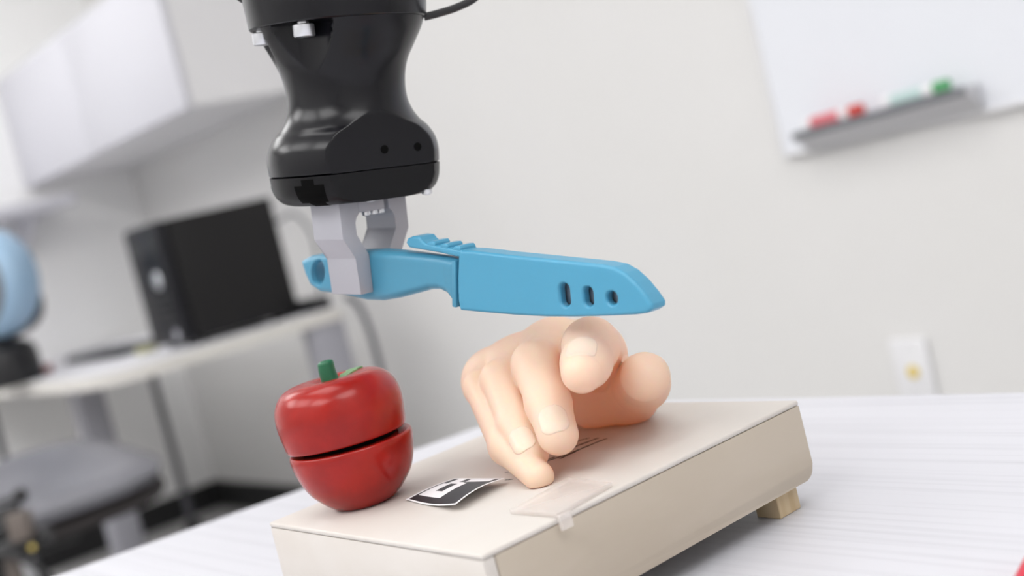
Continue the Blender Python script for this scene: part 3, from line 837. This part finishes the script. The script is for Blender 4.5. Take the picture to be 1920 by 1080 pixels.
tube('cable', [at(795, 32, 0.662), at(822, 25, 0.662), at(856, 14, 0.662), at(890, -4, 0.662), at(920, -40, 0.665), at(925, -120, 0.67), at(880, -260, 0.68)], 0.0021, M_blackp, t)
tube('cable', [at(480, -2, 0.655), at(463, 0, 0.655), at(445, -14, 0.655), at(440, -60, 0.655), at(480, -240, 0.66)], 0.0024, M_blackp, t)

# fingers: opening axis OD, width axis KW
PSI = math.radians(40)                  # knife turned out of the picture plane
KW = Rv * math.cos(PSI) - Fv * math.sin(PSI); KW -= RA * (KW @ RA); KW /= np.linalg.norm(KW)
OD = np.cross(RA, KW); OD = OD if OD @ Fv > 0 else -OD
GP = at(688, 512, 0.668)                # grip centre inside the handle
def finger(sg, zs):
    """dog-leg side profile in (OD, RA); sg = -1 near finger, +1 far finger"""
    hb = 0.0072                         # half gap at the pads
    th = 0.0095
    of = 0.0078
    prof = [(hb, -0.0088), (hb, 0.0115), (hb + of, 0.0225), (hb + of, 0.0290), (hb + of - 0.0012, 0.0318), (hb + of - 0.004, 0.0332), (hb + of - 0.004, 0.0425),
            (hb + of + th, 0.0425), (hb + of + th, 0.0215), (hb + th, 0.0105), (hb + th, -0.0088)]
    wd = 0.0112
    poly = [GP + OD * (sg * a) + RA * b - KW * wd for (a, b) in prof]
    fg = prism('finger', poly, KW * 2 * wd, M_finger, robot, 0.0005)
    return fg
finger(-1, 0); finger(1, 0)
# carriage bar between finger roots, hanging just under the base cover
fbox('finger_mount', GP, OD, KW, RA, (-0.0108, -0.0085, 0.0338), (0.0080, 0.0110, 0.0420), M_finger, t, 0.0004)
for k in (-0.004, 0.002, 0.007):
    lathe('mount_screw', GP + RA * 0.0339 + KW * 0.0085 + OD * k, -RA, [(0.0020, 0), (0.0022, 0.0006), (0.0022, 0.0022), (0.001, 0.0026)], M_chrome, t, seg=18)

# ------------------------------------------------------------------ knife and its sheath
KN = -OD                                # face of the knife towards the camera
def kpt(px, py):
    """pixel -> (along, up) in the knife's middle plane"""
    r = ray(px, py)
    q = CAM + r * (((GP - CAM) @ KN) / (r @ KN)) - GP
    return (q @ KW, q @ RA)
def kpoly(pts): return [kpt(*p) for p in pts]
def from_k(V): return GP + V[:, :1] * KW + V[:, 1:2] * RA + V[:, 2:3] * KN
def extr(d2, z, half, r):
    a = d2 + r; b = np.abs(z) - half + r
    return np.minimum(np.maximum(a, b), 0) + np.hypot(np.maximum(a, 0), np.maximum(b, 0)) - r
t = thing('kitchen_knife', 'small sky blue kitchen knife held by its handle in the gripper', 'knife', GP)
hp = kpoly([(573, 487), (590, 478), (612, 474), (660, 470), (690, 468), (720, 467), (760, 470), (800, 474), (840, 479), (869.5, 484),
            (869.5, 574), (862, 572), (856, 560), (846, 548), (832, 541), (815, 541), (790, 548), (760, 556), (730, 561), (700, 560), (670, 553), (640, 548), (610, 545), (592, 534), (581, 512)])
hc = np.array(kpt(611, 508))
gx = kpt(868, 520)[0]; hx0 = kpt(575, 490)[0]; nx = kpt(825, 510)[0]
def handle_fn(p):
    d2 = poly2(p[:, :2], hp)
    u = (p[:, 0] - hx0) / (gx - hx0)
    half = np.interp(u, [0, 0.12, 0.3, 0.6, 0.82, 0.93, 1.0], [0.0052, 0.0060, 0.0071, 0.0071, 0.0052, 0.0050, 0.0062])
    d = extr(d2, p[:, 2], half, 0.0042)
    q = p[:, :2] - hc; c, s = math.cos(0.45), math.sin(0.45)
    x = q[:, 0] * c - q[:, 1] * s; y = q[:, 0] * s + q[:, 1] * c
    hole = (np.hypot(x / 0.0046, y / 0.0062) - 1) * 0.0046
    # funnel-shaped rim of the hanging hole
    hole = hole - np.clip(np.abs(p[:, 2]) - 0.0035, 0, 1) * 0.5
    return np.maximum(d, -hole)
hpA = np.array(hp)
sdf_obj('handle', handle_fn, (*(hpA.min(0) - 0.003), -0.010), (*(hpA.max(0) + 0.003), 0.010), 0.0006, M_blue2, t, xf=from_k, iters=2)
# bolster edge at the end of the handle
gq = kpoly([(862, 485), (869.5, 486), (870.5, 573), (863, 571)])
prism('bolster', [GP + KW * a + RA * b - KN * 0.0064 for (a, b) in gq], KN * 0.0128, M_blue2, t, 0.0006)
bl = kpoly([(862, 487), (1160, 507), (1205, 540), (1225, 575), (1195, 580), (1100, 583), (878, 568), (862, 560)])
prism('blade', [GP + KW * a + RA * b - KN * 0.0007 for (a, b) in bl], KN * 0.0014, M_blade, t)

t = thing('knife_sheath', 'sky blue plastic sheath with three slots covering the knife blade', 'knife sheath', at(1050, 540, 0.58))
sp = kpoly([(874, 466), (900, 467), (960, 474), (1060, 484), (1140, 492), (1165, 497), (1185, 508), (1205, 526), (1224, 549), (1236, 567), (1236, 576), (1226, 583), (1204, 586),
            (1160, 588), (1100, 590), (1040, 590), (980, 587), (930, 583), (877, 578), (873, 560), (872, 520)])
slots = []
for (x, y, hw, hh) in ((1073, 549, 9.0, 21.5), (1117, 552, 8.5, 18), (1161, 555, 9.5, 12.5)):
    c = np.array(kpt(x, y)); a = np.array(kpt(x + hw, y)); b = np.array(kpt(x + 0.04 * hh, y + hh))
    slots.append((c, abs(a[0] - c[0]), abs(b[1] - c[1])))
def sheath_fn(p):
    d2 = poly2(p[:, :2], sp)
    d = extr(d2, p[:, 2], 0.0062, 0.0017)
    for (c, hw, hh) in slots:
        q = np.abs(p[:, :2] - c)
        y = np.maximum(q[:, 1] - (hh - hw), 0)
        s = np.hypot(q[:, 0], y) - hw
        s = s - np.clip(np.abs(p[:, 2]) - 0.0050, 0, 1) * 0.7
        d = np.maximum(d, -s)
    cav = np.maximum(np.abs(p[:, 2]) - 0.0012, poly2(p[:, :2], bl) - 0.0007)
    return np.maximum(d, -cav)
spA = np.array(sp)
sdf_obj('sheath_body', sheath_fn, (*(spA.min(0) - 0.003), -0.009), (*(spA.max(0) + 0.003), 0.009), 0.0006, M_blue, t, xf=from_k, iters=2)
tp = kpoly([(776, 452), (779, 444), (788, 440), (800, 441), (806, 448), (812, 453), (840, 459), (880, 466), (884, 480), (866, 477), (840, 471), (800, 464), (782, 461)])
tpA = np.array(tp)
sdf_obj('thumb_tab', lambda p: extr(poly2(p[:, :2], tp), p[:, 2], 0.0062, 0.0012), (*(tpA.min(0) - 0.002), -0.008), (*(tpA.max(0) + 0.002), 0.008), 0.0005, M_blue, t, xf=from_k)
for (x, y) in ((822, 452.5), (846, 457), (870, 461)):
    rp = kpoly([(x - 10, y + 6), (x - 7, y), (x - 3, y - 3), (x + 5, y - 3), (x + 8, y + 1), (x + 9, y + 8)])
    rA = np.array(rp)
    sdf_obj('grip_ridge', lambda p: extr(poly2(p[:, :2], rp), p[:, 2], 0.0060, 0.0009), (*(rA.min(0) - 0.002), -0.008), (*(rA.max(0) + 0.002), 0.008), 0.0004, M_blue, t, xf=from_k)

# ------------------------------------------------------------------ red pen at the right edge of the frame
pa, pb = onz(1962, 1045, TABLE_Z + 0.007), onz(1937, 1096, TABLE_Z + 0.007)
e = pb - pa; e /= np.linalg.norm(e); rp0 = pa + e * 0.01
t = thing('red_pen', 'red pen lying on the white table at the right picture edge', 'pen', rp0)
lathe('barrel', rp0 - e * 0.02, e, [(0.003, -0.002), (0.0068, 0), (0.0068, 0.085), (0.006, 0.086)], mat('red pen plastic', (0.55, 0.02, 0.05), 0.35), t, seg=24)
lathe('cap', rp0 + e * 0.0661, e, [(0.006, 0), (0.0072, 0.001), (0.0070, 0.035), (0.004, 0.038)], mat('dark red cap', (0.40, 0.01, 0.03), 0.35), t, seg=24)
